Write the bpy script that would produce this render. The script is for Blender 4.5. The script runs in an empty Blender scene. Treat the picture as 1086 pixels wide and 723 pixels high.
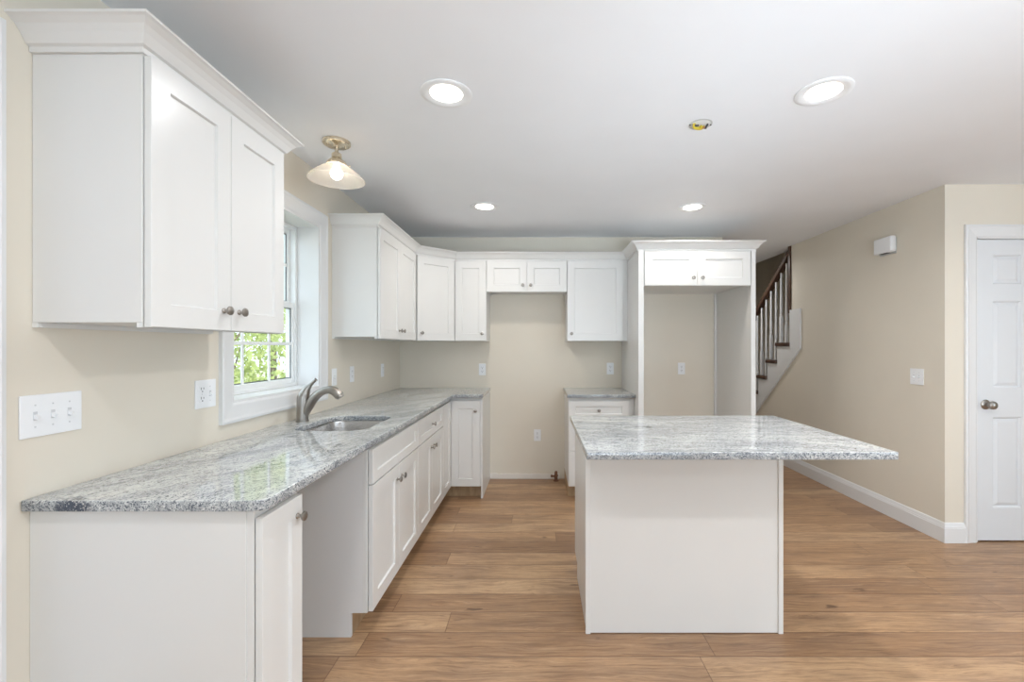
import bpy, bmesh, math, random
from mathutils import Vector, Matrix
random.seed(7)
PI = math.pi
C = bpy.context.scene
COL = C.collection

# ------------------------------------------------------------------ camera
# photograph: 1086x723, vanishing point (571, 367.5), focal length 483 px
cd = bpy.data.cameras.new('camera')
cam = bpy.data.objects.new('camera', cd); COL.objects.link(cam)
cam.location = (0, 0, 1.333); cam.rotation_euler = (PI/2, 0, 0)
cd.sensor_fit = 'HORIZONTAL'; cd.sensor_width = 36.0
cd.lens = 483/1086*36
cd.shift_x = (543-571)/1086; cd.shift_y = (367.5-361.5)/1086
cd.clip_start = .02
C.camera = cam

# ------------------------------------------------------------------ light
C.view_settings.view_transform = 'Standard'; C.view_settings.look = 'None'
C.view_settings.gamma = 1.0; C.view_settings.use_curve_mapping = False
C.view_settings.exposure = 0.27
LENS = 6.0           # glow of the recessed lights' lenses
DOWN = 9.5          # their light into the room, watts each
BULB = 15.0
w = bpy.data.worlds.new('sky'); C.world = w; w.use_nodes = True
bg = w.node_tree.nodes['Background']
bg.inputs['Color'].default_value = (.74, .87, 1.0, 1); bg.inputs['Strength'].default_value = 2.5
def lamp(name, kind, loc, rot, energy, color, **kw):
    l = bpy.data.lights.new(name, kind); l.energy = energy; l.color = color
    for k, v in kw.items(): setattr(l, k, v)
    o = bpy.data.objects.new(name, l); o.location = loc; o.rotation_euler = rot; COL.objects.link(o); return o
lamp('sun', 'SUN', (0, 0, 12), (math.radians(25), math.radians(38), 0), 5.0, (1, .95, .86), angle=.01)
# fill lamps added at unseen rear and side openings, standing in for daylight
DAY_FILL = (.64, .83, 1.0)
lamp('rear_opening_fill', 'AREA', (.9, -4.42, 1.25), (PI/2+.30, 0, 0), 15, DAY_FILL, shape='RECTANGLE', size=3.0, size_y=2.0)
lamp('side_opening_fill', 'AREA', (5.12, -1.2, 1.35), (PI/2+.30, 0, PI/2), 46, DAY_FILL, shape='RECTANGLE', size=2.6, size_y=1.7)

# fill lamps added unseen behind the camera, aimed up to brighten the ceiling
FILL_COL = (.76, .885, 1)
for x, yaw, el, e_ in ((1.7, .80, 42, 11), (.75, -.62, 30, 14)):
    lamp('ceiling_fill_wide', 'AREA', (x, -.9, .95), (PI/2+math.radians(el), 0, yaw), e_, FILL_COL, shape='RECTANGLE', size=1.2, size_y=.8, spread=math.radians(90))
lamp('ceiling_fill_far', 'AREA', (.75, -.9, .95), (PI/2+math.radians(21), 0, .05), 4.2, FILL_COL, shape='RECTANGLE', size=1.6, size_y=.6, spread=math.radians(44))

# ------------------------------------------------------------------ node helper
class NT:
    def __init__(s, name):
        s.m = bpy.data.materials.new(name); s.m.use_nodes = True
        s.t = s.m.node_tree; s.b = s.t.nodes['Principled BSDF']; s.out = s.t.nodes['Material Output']
    def n(s, typ, ins=None, **props):
        nd = s.t.nodes.new(typ)
        for k, v in props.items(): setattr(nd, k, v)
        for k, v in (ins or {}).items(): s.set(nd, k, v)
        return nd
    def set(s, nd, k, v):
        i = nd.inputs[k]
        if isinstance(v, bpy.types.NodeSocket): s.t.links.new(v, i)
        elif isinstance(v, bpy.types.Node): s.t.links.new(v.outputs[0], i)
        else: i.default_value = v
    def math(s, op, a, b=None, c=None):
        nd = s.t.nodes.new('ShaderNodeMath'); nd.operation = op
        for i, v in enumerate((a, b, c)):
            if v is not None: s.set(nd, i, v)
        return nd.outputs[0]
    def mix(s, f, a, b, blend='MIX'):
        nd = s.t.nodes.new('ShaderNodeMix'); nd.data_type = 'RGBA'; nd.blend_type = blend
        s.set(nd, 0, f); s.set(nd, 6, a); s.set(nd, 7, b); return nd.outputs[2]
    def ramp(s, f, stops):
        nd = s.t.nodes.new('ShaderNodeValToRGB'); s.set(nd, 0, f)
        e = nd.color_ramp.elements
        while len(e) < len(stops): e.new(.5)
        for x, (p, c) in zip(e, stops):
            x.position = p; x.color = (c, c, c, 1) if isinstance(c, (int, float)) else (*c, 1)
        return nd.outputs[0]
    def pos(s): return s.n('ShaderNodeNewGeometry').outputs['Position']
    def mapped(s, v, scale=(1, 1, 1), rot=(0, 0, 0), loc=(0, 0, 0)):
        nd = s.n('ShaderNodeMapping', {'Vector': v}); nd.inputs['Scale'].default_value = scale
        nd.inputs['Rotation'].default_value = rot; nd.inputs['Location'].default_value = loc
        return nd.outputs[0]
    def noise(s, v, scale, detail=3, rough=.55, dist=0):
        return s.n('ShaderNodeTexNoise', {'Vector': v, 'Scale': scale, 'Detail': detail, 'Roughness': rough, 'Distortion': dist}).outputs['Fac']
    def bump(s, h, strength, dist=.002):
        nd = s.n('ShaderNodeBump', {'Height': h, 'Strength': strength, 'Distance': dist}); s.set(s.b, 'Normal', nd.outputs[0])

def srgb(r, g, b):
    f = lambda c: (c/255/12.92) if c <= 10 else ((c/255+.055)/1.055)**2.4
    return (f(r), f(g), f(b))

def paint(name, col, rough, var=.02, bump=.05, bscale=220, coat=0):
    t = NT(name); p = t.pos()
    n = t.noise(p, 3.0, 2)
    lo = tuple(c*(1-var) for c in col); hi = tuple(min(1, c*(1+var)) for c in col)
    t.set(t.b, 'Base Color', t.ramp(n, [(.3, lo), (.7, hi)])); t.b.inputs['Roughness'].default_value = rough
    if bump: t.bump(t.noise(p, bscale, 2), bump, .001)
    if coat: t.b.inputs['Coat Weight'].default_value = coat
    return t.m

def metal(name, col, rough, aniso=None):
    t = NT(name); t.b.inputs['Metallic'].default_value = 1
    p = t.pos(); n = t.noise(t.mapped(p, (30, 30, 260)), 4, 2)
    t.set(t.b, 'Base Color', (*col, 1))
    t.set(t.b, 'Roughness', t.math('MULTIPLY_ADD', n, .12, rough-.06))
    return t.m

M = {}
M['wall'] = paint('beige wall paint', srgb(223, 215, 200), .7, .012, .06)
M['ceiling'] = paint('white ceiling paint', (.86, .875, .90), .8, .01, .05)
M['cab'] = paint('white cabinet paint', (.735, .725, .70), .28, .008, .012, 90)
M['side'] = paint('grey unfinished cabinet side', (.72, .71, .70), .5, .01, .02)
M['trim'] = paint('white trim paint', (.76, .76, .755), .32, .008, .012, 90)
M['doorpaint'] = paint('white door paint', (.72, .735, .75), .36, .008, .02, 120)
M['plastic'] = paint('white plastic', (.86, .87, .88), .3, .004, 0)
M['slot'] = paint('dark slot', (.06, .06, .06), .5, .02, 0)
M['vinyl'] = paint('white vinyl', (.84, .85, .84), .35, .005, 0)
M['nickel'] = metal('brushed nickel', (.36, .335, .305), .30)
M['steel'] = metal('brushed stainless steel', (.55, .54, .53), .28)
M['brass'] = metal('satin champagne metal', (.74, .66, .52), .28)
M['rust'] = paint('rusty iron', srgb(112, 78, 58), .8, .25, .4, 60)
M['yellow'] = paint('yellow wire sheath', srgb(205, 180, 50), .5, .1, 0)
M['copper'] = metal('copper wire', (.6, .33, .2), .35)
M['black'] = paint('black wire sheath', (.03, .03, .03), .5, .1, 0)
M['marks2'] = paint('dark grey gasket', (.12, .12, .13), .5, .01, 0)
M['marks'] = paint('pale grey plastic', (.62, .63, .64), .4, .01, 0)
M['boxmetal'] = paint('grey electrical box', (.55, .55, .54), .5, .05, 0)
M['ply'] = NT('raw plywood')
t = M['ply']; g = t.noise(t.mapped(t.pos(), (6, 6, 1.5)), 6, 4)
t.set(t.b, 'Base Color', t.ramp(g, [(.3, srgb(158, 130, 98)), (.7, srgb(186, 158, 124))])); t.b.inputs['Roughness'].default_value = .6
M['ply'] = t.m
t = NT('dark stained oak'); g = t.noise(t.mapped(t.pos(), (40, 6, 40)), 3, 4)
t.set(t.b, 'Base Color', t.ramp(g, [(.3, srgb(58, 40, 30)), (.7, srgb(92, 66, 50))])); t.b.inputs['Roughness'].default_value = .4
M['darkwood'] = t.m

def granite(name, rot, streak, spot=None):
    t = NT(name); p = t.pos()
    q = t.mapped(p, (1, 1, 1), (0, 0, rot))
    wob = t.noise(q, 1.7, 3)
    q2 = t.n('ShaderNodeVectorMath', {0: q, 1: t.n('ShaderNodeCombineXYZ', {'Y': t.math('MULTIPLY', wob, .30), 'Z': t.math('MULTIPLY', wob, .1)})}, operation='ADD').outputs[0]
    st = t.noise(t.mapped(q2, streak), 4.5, 7, .68, .3)            # layers
    md = t.noise(t.mapped(q2, (.6, 1.8, 1.2)), 26, 5, .72)           # clusters a few cm long
    vc = t.n('ShaderNodeTexVoronoi', {'Vector': t.mapped(q2, (.75, 1.15, 1)), 'Scale': 310})
    cell = t.n('ShaderNodeSeparateColor', {0: vc.outputs['Color']})
    r1, r2 = cell.outputs[0], cell.outputs[1]
    nz = t.n('ShaderNodeSeparateXYZ', {0: t.n('ShaderNodeNewGeometry').outputs['Normal']}).outputs['Z']
    side = t.math('LESS_THAN', t.math('ABSOLUTE', nz), .5)
    # dark and grey crystals crowd together along the layers; a sawn edge cuts across and shows more of them
    dens = t.math('ADD', t.ramp(st, [(.30, .50), (.45, .24), (.56, .08), (.70, .03)]), t.ramp(md, [(.36, .42), (.50, .07), (.60, 0)]))
    dens = t.math('ADD', dens, t.math('MULTIPLY', side, .52))
    big = t.noise(t.mapped(q2, (.5, 1.5, 1)), 3.2, 4, .6)
    dens = t.math('ADD', dens, t.ramp(big, [(.36, .16), (.50, 0)]))
    base = t.ramp(st, [(.30, srgb(180, 183, 184)), (.46, srgb(204, 206, 205)), (.60, srgb(217, 218, 215)), (.74, srgb(228, 225, 217))])
    base = t.mix(t.ramp(big, [(.38, .55), (.52, 0)]), base, (*srgb(172, 175, 176), 1))
    c = t.mix(t.math('MULTIPLY', r2, .22), base, (*srgb(190, 190, 186), 1))
    c = t.mix(t.math('MULTIPLY', t.math('LESS_THAN', r1, dens), .7), c, (*srgb(148, 152, 154), 1))
    c = t.mix(t.math('MULTIPLY', t.math('LESS_THAN', r1, t.math('MULTIPLY', dens, .30)), .85), c, (*srgb(80, 86, 96), 1))
    fl = t.noise(t.mapped(q2, (16, 48, 30)), 2.2, 4, .68)
    c = t.mix(t.math('MULTIPLY', t.ramp(fl, [(.38, .8), (.45, 0)]), t.ramp(md, [(.44, 1), (.62, .25)])), c, (*srgb(92, 97, 104), 1))
    blot = t.noise(q2, 3.6, 4, .6)
    c = t.mix(t.math('MULTIPLY', t.ramp(blot, [(.27, 1), (.31, 0)]), t.math('LESS_THAN', r2, .72)), c, (*srgb(48, 58, 74), 1))
    if spot:
        dv = t.n('ShaderNodeVectorMath', {0: p, 1: spot}, operation='SUBTRACT').outputs[0]
        dl_ = t.n('ShaderNodeVectorMath', {0: t.mapped(dv, (1, .9, 2.2))}, operation='LENGTH').outputs['Value']
        dl_ = t.math('ADD', dl_, t.math('MULTIPLY', t.noise(p, 38, 4, .7), .09))
        c = t.mix(t.math('MULTIPLY', t.ramp(dl_, [(.075, .95), (.10, 0)]), t.math('LESS_THAN', r2, .85)), c, (*srgb(50, 60, 76), 1))
    t.set(t.b, 'Base Color', c); t.b.inputs['Roughness'].default_value = .05
    t.b.inputs['IOR'].default_value = 1.55
    return t.m
M['granite_run'] = granite('granite with streaks along the run', math.radians(-62), (.55, 2.6, 2.0), (-1.255, 1.228, .902))
M['granite_isl'] = granite('granite with fine cross streaks', math.radians(8), (.45, 3.2, 2.4))

def oak_floor():
    t = NT('oak plank floor'); p = t.pos()
    s = t.n('ShaderNodeSeparateXYZ', {0: p}); X, Y = s.outputs[0], s.outputs[1]
    W = .1645; L = 1.55
    yy = t.math('DIVIDE', t.math('ADD', Y, 100*W-2.124), W)
    row = t.math('FLOOR', yy); fy = t.math('FRACT', yy)
    ro = t.n('ShaderNodeTexWhiteNoise', {'W': row}, noise_dimensions='1D').outputs['Value']
    xx = t.math('DIVIDE', t.math('ADD', X, t.math('MULTIPLY_ADD', ro, L*3, 50)), L)
    col = t.math('FLOOR', xx); fx = t.math('FRACT', xx)
    wn = t.n('ShaderNodeTexWhiteNoise', {'Vector': t.n('ShaderNodeCombineXYZ', {0: row, 1: col})}, noise_dimensions='2D')
    rv = wn.outputs['Value']; rc = t.n('ShaderNodeSeparateColor', {0: wn.outputs['Color']})
    off = t.n('ShaderNodeCombineXYZ', {0: t.math('MULTIPLY', rc.outputs[0], 37), 1: t.math('MULTIPLY', rc.outputs[1], 19), 2: 0})
    q = t.n('ShaderNodeVectorMath', {0: p, 1: off}, operation='ADD').outputs[0]
    warp = t.noise(t.mapped(q, (1.0, 4, 1)), 2.0, 3)
    q2 = t.n('ShaderNodeVectorMath', {0: q, 1: t.n('ShaderNodeCombineXYZ', {1: t.math('MULTIPLY', warp, .10)})}, operation='ADD').outputs[0]
    grain = t.noise(t.mapped(q2, (1.5, 34, 1)), 2.2, 6, .68)
    fib = t.noise(t.mapped(q2, (10, 300, 1)), 1.3, 4, .7)
    blo = t.noise(t.mapped(q, (1.0, 4.5, 1)), 2.6, 4)
    base = t.ramp(rv, [(0, srgb(140, 107, 79)), (.3, srgb(163, 128, 95)), (.65, srgb(177, 142, 107)), (1, srgb(192, 160, 125))])
    c = t.mix(t.ramp(blo, [(.34, .55), (.58, 0)]), base, (*srgb(120, 94, 76), 1))
    c = t.mix(t.ramp(grain, [(.36, .65), (.50, 0)]), c, (*srgb(112, 82, 58), 1))
    c = t.mix(t.ramp(grain, [(.53, 0), (.70, .5)]), c, (*srgb(202, 170, 134), 1))
    c = t.mix(t.ramp(fib, [(.36, .45), (.5, 0)]), c, (*srgb(104, 78, 58), 1))
    kn = t.noise(t.mapped(q, (2.2, 7, 1)), 2.4, 2)
    c = t.mix(t.ramp(kn, [(.255, .75), (.31, 0)]), c, (*srgb(84, 60, 46), 1))
    ey = t.math('MINIMUM', fy, t.math('SUBTRACT', 1, fy)); ex = t.math('MINIMUM', fx, t.math('SUBTRACT', 1, fx))
    gy = t.ramp(t.math('MULTIPLY', ey, W/.005), [(.25, 1), (1, 0)])
    gx = t.ramp(t.math('MULTIPLY', ex, L/.003), [(.25, 1), (1, 0)])
    gap = t.math('MAXIMUM', gy, gx)
    c = t.mix(t.math('MULTIPLY', gap, .75), c, (*srgb(104, 74, 52), 1))
    sc = t.n('ShaderNodeVectorMath', {0: c}, operation='SCALE'); sc.inputs['Scale'].default_value = 1.13
    t.set(t.b, 'Base Color', sc.outputs[0])
    t.set(t.b, 'Roughness', t.math('MULTIPLY_ADD', grain, .15, .30))
    h = t.math('SUBTRACT', t.math('MULTIPLY', fib, .12), gap)
    t.bump(h, .55, .0016)
    return t.m
M['floor'] = oak_floor()

def emit(name, col, strength):
    t = NT(name); t.b.inputs['Emission Color'].default_value = (*col, 1); t.b.inputs['Emission Strength'].default_value = strength
    t.b.inputs['Base Color'].default_value = (.9, .9, .9, 1); return t.m
M['lens'] = emit('lit lens', (1, .93, .84), LENS)
M['bulb'] = emit('lit bulb', (1, .92, .80), BULB)
t = NT('window glass')
gl = t.n('ShaderNodeBsdfGlossy', {'Roughness': .0}); tr = t.n('ShaderNodeBsdfTransparent', {'Color': (.96, .98, .97, 1)})
fr = t.n('ShaderNodeLayerWeight', {'Blend': .15}); mx = t.n('ShaderNodeMixShader', {0: t.math('MULTIPLY_ADD', t.math('POWER', fr.outputs['Facing'], 4), .5, .03), 1: tr.outputs[0], 2: gl.outputs[0]})
t.t.links.new(mx.outputs[0], t.out.inputs[0]); M['glass'] = t.m
t = NT('ribbed frosted glass'); a = t.n('ShaderNodeBsdfTranslucent', {'Color': (.93, .88, .82, 1)})
b_ = t.n('ShaderNodeBsdfTransparent', {'Color': (.95, .93, .9, 1)}); g_ = t.n('ShaderNodeBsdfGlossy', {'Roughness': .15})
d_ = t.n('ShaderNodeBsdfDiffuse', {'Color': (.88, .86, .83, 1)})
m1 = t.n('ShaderNodeMixShader', {0: .45, 1: a.outputs[0], 2: d_.outputs[0]})
m2 = t.n('ShaderNodeMixShader', {0: .50, 1: m1.outputs[0], 2: b_.outputs[0]})
m3 = t.n('ShaderNodeMixShader', {0: .07, 1: m2.outputs[0], 2: g_.outputs[0]})
t.t.links.new(m3.outputs[0], t.out.inputs[0]); M['shade'] = t.m
t = NT('leaf green'); v = t.noise(t.pos(), 2.2, 2); cc = t.ramp(v, [(.3, (.26, .33, .10)), (.7, (.60, .64, .32))])
dd = t.n('ShaderNodeBsdfDiffuse', {'Color': cc}); tt = t.n('ShaderNodeBsdfTranslucent', {'Color': cc})
mm = t.n('ShaderNodeMixShader', {0: .5, 1: dd.outputs[0], 2: tt.outputs[0]}); t.t.links.new(mm.outputs[0], t.out.inputs[0]); M['leaf'] = t.m
M['bark'] = paint('bark', srgb(110, 98, 84), .9, .2, .5, 20)
M['grass'] = paint('dry lawn', srgb(150, 148, 122), .9, .2, .3, 20)
M['dirtwhite'] = paint('bare primed strip', srgb(226, 220, 212), .7, .06, .2, 40)

# ------------------------------------------------------------------ mesh helpers (all coordinates are world metres)
def box(bm, x0, x1, y0, y1, z0, z1, bev=0, seg=1):
    r = bmesh.ops.create_cube(bm, size=1)
    for v in r['verts']:
        v.co = Vector(((x0+x1)/2+v.co.x*(x1-x0), (y0+y1)/2+v.co.y*(y1-y0), (z0+z1)/2+v.co.z*(z1-z0)))
    if bev:
        es = list({e for v in r['verts'] for e in v.link_edges})
        bmesh.ops.bevel(bm, geom=es, offset=bev, segments=seg, affect='EDGES', profile=.6)
def prism(bm, pts, axis, a, b):
    """extrude a polygon; axis 'x': pts are (y,z); 'y': (x,z); 'z': (x,y)"""
    mk = {'x': lambda p, q: (q, p[0], p[1]), 'y': lambda p, q: (p[0], q, p[1]), 'z': lambda p, q: (p[0], p[1], q)}[axis]
    A = [bm.verts.new(mk(p, a)) for p in pts]; B = [bm.verts.new(mk(p, b)) for p in pts]; n = len(pts)
    bm.faces.new(A); bm.faces.new(B[::-1])
    for i in range(n): bm.faces.new((A[i], B[i], B[(i+1) % n], A[(i+1) % n]))
def lathe(bm, prof, mat=Matrix(), seg=32):
    """prof: (r, h) pairs around local Z, placed by mat"""
    rings = []
    for r, h in prof:
        if r < 1e-6: rings.append([bm.verts.new(mat @ Vector((0, 0, h)))])
        else: rings.append([bm.verts.new(mat @ Vector((r*math.cos(2*PI*i/seg), r*math.sin(2*PI*i/seg), h))) for i in range(seg)])
    for A, B in zip(rings, rings[1:]):
        for i in range(seg):
            j = (i+1) % seg
            if len(A) == 1 and len(B) == 1: continue
            if len(A) == 1: bm.faces.new((A[0], B[i], B[j]))
            elif len(B) == 1: bm.faces.new((A[i], A[j], B[0]))
            else: bm.faces.new((A[i], A[j], B[j], B[i]))
def tube(bm, path, radii, seg=14, squash=1.0):
    P = [Vector(p) for p in path]; rings = []
    up = Vector((0, 1, 0))
    for i, p in enumerate(P):
        d = (P[min(i+1, len(P)-1)]-P[max(i-1, 0)]).normalized()
        a = up-d*up.dot(d)
        if a.length < 1e-4: a = Vector((1, 0, 0))-d*d.x
        a.normalize(); b = d.cross(a); r = radii[i]
        rings.append([bm.verts.new(p+a*r*squash*math.cos(2*PI*k/seg)+b*r*math.sin(2*PI*k/seg)) for k in range(seg)])
    for A, B in zip(rings, rings[1:]):
        for k in range(seg): bm.faces.new((A[k], A[(k+1) % seg], B[(k+1) % seg], B[k]))
    bm.faces.new(rings[0][::-1]); bm.faces.new(rings[-1])
def smooth_path(pts, n=6):
    P = [Vector(p) for p in pts]; out = []
    Q = [P[0]*2-P[1]]+P+[P[-1]*2-P[-2]]
    for i in range(1, len(Q)-2):
        for k in range(n):
            u = k/n; a, b, c, d = Q[i-1], Q[i], Q[i+1], Q[i+2]
            out.append(.5*((2*b)+(c-a)*u+(2*a-5*b+4*c-d)*u*u+(3*b-a-3*c+d)*u**3))
    out.append(P[-1]); return out
def lerp_list(vals, n=6):
    out = []
    for a, b in zip(vals, vals[1:]):
        out += [a+(b-a)*k/n for k in range(n)]
    return out+[vals[-1]]
def sweep(bm, path, prof):
    """mitred moulding along a plan path; prof: (outward, z), outward = right of travel"""
    n = len(path); D = []
    for i in range(n-1):
        d = Vector(path[i+1])-Vector(path[i]); D.append(d.normalized())
    rings = []
    for i, p in enumerate(path):
        ns = []
        if i > 0: ns.append(Vector((D[i-1].y, -D[i-1].x)))
        if i < n-1: ns.append(Vector((D[i].y, -D[i].x)))
        if len(ns) == 2:
            m = (ns[0]+ns[1]).normalized(); m = m/m.dot(ns[0])
        else: m = ns[0]
        rings.append([bm.verts.new((p[0]+m.x*o, p[1]+m.y*o, z)) for o, z in prof])
    k = len(prof)
    for A, B in zip(rings, rings[1:]):
        for j in range(k): bm.faces.new((A[j], A[(j+1) % k], B[(j+1) % k], B[j]))
    bm.faces.new(rings[0]); bm.faces.new(rings[-1][::-1])

def root_loc(o):
    v = Vector((0, 0, 0))
    while o: v += o.location; o = o.parent
    return v
def obj(name, bm, mat, parent=None, smooth=False, origin=None):
    bmesh.ops.recalc_face_normals(bm, faces=bm.faces[:])
    me = bpy.data.meshes.new(name); base = root_loc(parent) if parent else Vector(origin or (0, 0, 0))
    bmesh.ops.translate(bm, vec=-base, verts=bm.verts[:])
    bm.to_mesh(me); bm.free(); me.materials.append(M[mat] if isinstance(mat, str) else mat)
    o = bpy.data.objects.new(name, me); COL.objects.link(o)
    if parent: o.parent = parent
    else: o.location = base
    if smooth:
        for p in me.polygons: p.use_smooth = True
        me.set_sharp_from_angle(angle=math.radians(38))
    return o
def tag(o, label, cat, group=None):
    o['label'] = label; o['category'] = cat
    if group: o['group'] = group
    return o
def thing(name, loc, label, cat, group=None):
    o = bpy.data.objects.new(name, None); o.location = loc; o.empty_display_size = .1; COL.objects.link(o)
    return tag(o, label, cat, group)
def struct(name, bm, mat, parent=None, smooth=False):
    o = obj(name, bm, mat, parent, smooth)
    if not parent: o['kind'] = 'structure'
    return o
def bx(*a, **k):
    bm = bmesh.new(); box(bm, *a, **k); return bm
WARM = (1, .96, .91)
def beam(x, y, e=None, col=(.96, .975, 1)):
    lamp('recessed_light_beam', 'AREA', (x, y, CEIL-.006), (0, 0, 0), e or DOWN, col, shape='DISK', size=.13, spread=math.radians(165))
def dup(root, loc, label=None, group=None):
    r = root.copy(); COL.objects.link(r); r.location = loc
    if label: r['label'] = label
    if group: r['group'] = group
    for ch in list(root.children):
        c = ch.copy(); COL.objects.link(c); c.parent = r
        for g in list(ch.children):
            d = g.copy(); COL.objects.link(d); d.parent = c
    return r

CEIL = 2.438; WL = -1.397; WB = 4.60; WR = 2.77

# ------------------------------------------------------------------ room shell
struct('floor', bx(-1.7, 5.4, -4.7, 8.2, -.12, 0), 'floor')
bm = bmesh.new()
box(bm, -1.7, 2.77, -4.7, 8.2, CEIL, CEIL+.2); box(bm, 2.77, 5.4, -4.7, 3.104, CEIL, CEIL+.2)
box(bm, 2.77, 2.89, 3.224, 8.2, CEIL, CEIL+.2)
struct('ceiling', bm, 'ceiling')
# left wall with the window opening and the doorway opening near the camera
WY0, WY1, WZ0, WZ1 = 2.075, 2.904, 1.075, 2.10
DY0, DY1, DZ1 = .20, 1.092, 2.09
bm = bmesh.new()
for a in ((-4.7, DY0, 0, CEIL), (DY0, DY1, DZ1, CEIL), (DY1, WY0, 0, CEIL), (WY0, WY1, 0, WZ0), (WY0, WY1, WZ1, CEIL), (WY1, WB+.12, 0, CEIL)):
    box(bm, WL-.20, WL, a[0], a[1], a[2], a[3])
bmesh.ops.remove_doubles(bm, verts=bm.verts[:], dist=.0005)
struct('wall_left', bm, 'wall')
struct('wall_back', bx(WL, 1.862, WB, WB+.12, 0, CEIL), 'wall')
struct('wall_hall', bx(1.742, 1.862, WB+.12, 8.0, 0, CEIL), 'wall')
struct('wall_hall_end', bx(1.742, 3.9, 8.0, 8.12, 0, 5.1), 'wall')
# right wall; beyond its end the stair stands, with a sloping wall under it
zl = lambda d: 1.31+(4.796-d)*.83
bm = bmesh.new()
prism(bm, [(3.224, 0), (6.37, 0), (4.986, zl(4.986)), (4.986, CEIL), (3.224, CEIL)], 'x', WR, WR+.12)
struct('wall_right', bm, 'wall')
DX0, DX1, DTOP = 2.985, 3.775, 2.075       # doorway in the wall that faces us
bm = bmesh.new()
box(bm, WR, DX0, 3.104, 3.224, 0, CEIL); box(bm, DX0, DX1, 3.104, 3.224, DTOP, CEIL); box(bm, DX1, 5.3, 3.104, 3.224, 0, CEIL)
struct('wall_door_side', bm, 'wall')
bm = bmesh.new()
box(bm, 3.80, 3.90, 3.224, 8.0, 0, 5.1); box(bm, WR, 3.90, 3.104, 3.224, CEIL+.2, 5.1); box(bm, WR, WR+.12, 3.224, 8.0, CEIL+.2, 5.1); box(bm, WR+.12, 3.90, 3.104, 3.224, CEIL, CEIL+.2)
box(bm, WR, 3.90, 3.104, 8.12, 5.1, 5.2)
struct('wall_stairwell', bm, 'wall')
bm = bmesh.new()
for a in ((-4.7, -2.5, 0, CEIL), (-2.5, .1, 0, .5), (-2.5, .1, 2.2, CEIL), (.1, 3.104, 0, CEIL)): box(bm, 5.2, 5.32, *a)
struct('wall_right_rear', bm, 'wall')
bm = bmesh.new()
for a in ((-1.7, -.6, 0, CEIL), (-.6, 2.4, 2.25, CEIL), (-.6, 2.4, 0, .25), (2.4, 5.3, 0, CEIL)): box(bm, a[0], a[1], -4.62, -4.5, a[2], a[3])
struct('wall_rear', bm, 'wall')

# baseboards
BP = [(0, 0), (.016, 0), (.016, .098), (.0135, .102), (.0135, .108), (.011, .113), (.008, .125), (.005, .133), (0, .135)]
bm = bmesh.new(); sweep(bm, [(WR, 8.0), (WR, 3.104), (2.905, 3.104)][::-1], [(-o, z) for o, z in BP])
struct('baseboard_right', bm, 'trim')
bm = bmesh.new(); sweep(bm, [(3.862, 3.104), (5.2, 3.104)], BP)
struct('baseboard_door_side', bm, 'trim')
bm = bmesh.new(); random.seed(3)
n = 44; top = [(-.487+.70*i/n, .050+random.uniform(-.003, .004)+(.006 if i < 5 else 0)) for i in range(n+1)]
prism(bm, [(-.487, .001), (.213, .001)]+top[::-1], 'y', WB-.008, WB-.0005)
struct('baseboard_back', bm, 'dirtwhite')

# doorway casing at the left edge of the view
def casing_profile(wd): return [(0, 0), (wd, 0), (wd, .017), (wd-.012, .019), (wd-.022, .015), (wd*.45, .012), (.012, .010), (.004, .007), (0, .004)]
def casing(bm, pts, wd, face):
    """mitred flat casing in a wall plane. pts: inner corners (u,v) in order, face: f(u,v,out)->world; widened to the left of travel"""
    prof = casing_profile(wd); n = len(pts); rings = []
    for i, p in enumerate(pts):
        ns = []
        for a, b in ((i-1, i), (i, i+1)):
            if 0 <= a and b < n:
                d = (Vector(pts[b])-Vector(pts[a])).normalized(); ns.append(Vector((-d.y, d.x)))
        m = (ns[0]+ns[-1]).normalized(); m = m/m.dot(ns[0])
        rings.append([bm.verts.new(face(p[0]+m.x*o, p[1]+m.y*o, t_)) for o, t_ in prof])
    k = len(prof)
    for A, B in zip(rings, rings[1:]):
        for j in range(k): bm.faces.new((A[j], A[(j+1) % k], B[(j+1) % k], B[j]))
    return rings
bm = bmesh.new()
r = casing(bm, [(DY0, 0.0), (DY0, DZ1), (DY1, DZ1), (DY1, 0.0)], .089, lambda u, v, o: (WL+o, u, v))
bm.faces.new(r[0]); bm.faces.new(r[-1][::-1])
box(bm, WL-.19, WL, DY1-.02, DY1, 0, DZ1); box(bm, WL-.19, WL, DY0, DY0+.02, 0, DZ1); box(bm, WL-.19, WL, DY0, DY1, DZ1-.02, DZ1)
struct('trim_1', bm, 'trim')
d2 = bpy.data.objects.new('door_2', None); d2.location = (WL-.12, DY0+.02, 0); COL.objects.link(d2); d2['kind'] = 'structure'

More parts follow.
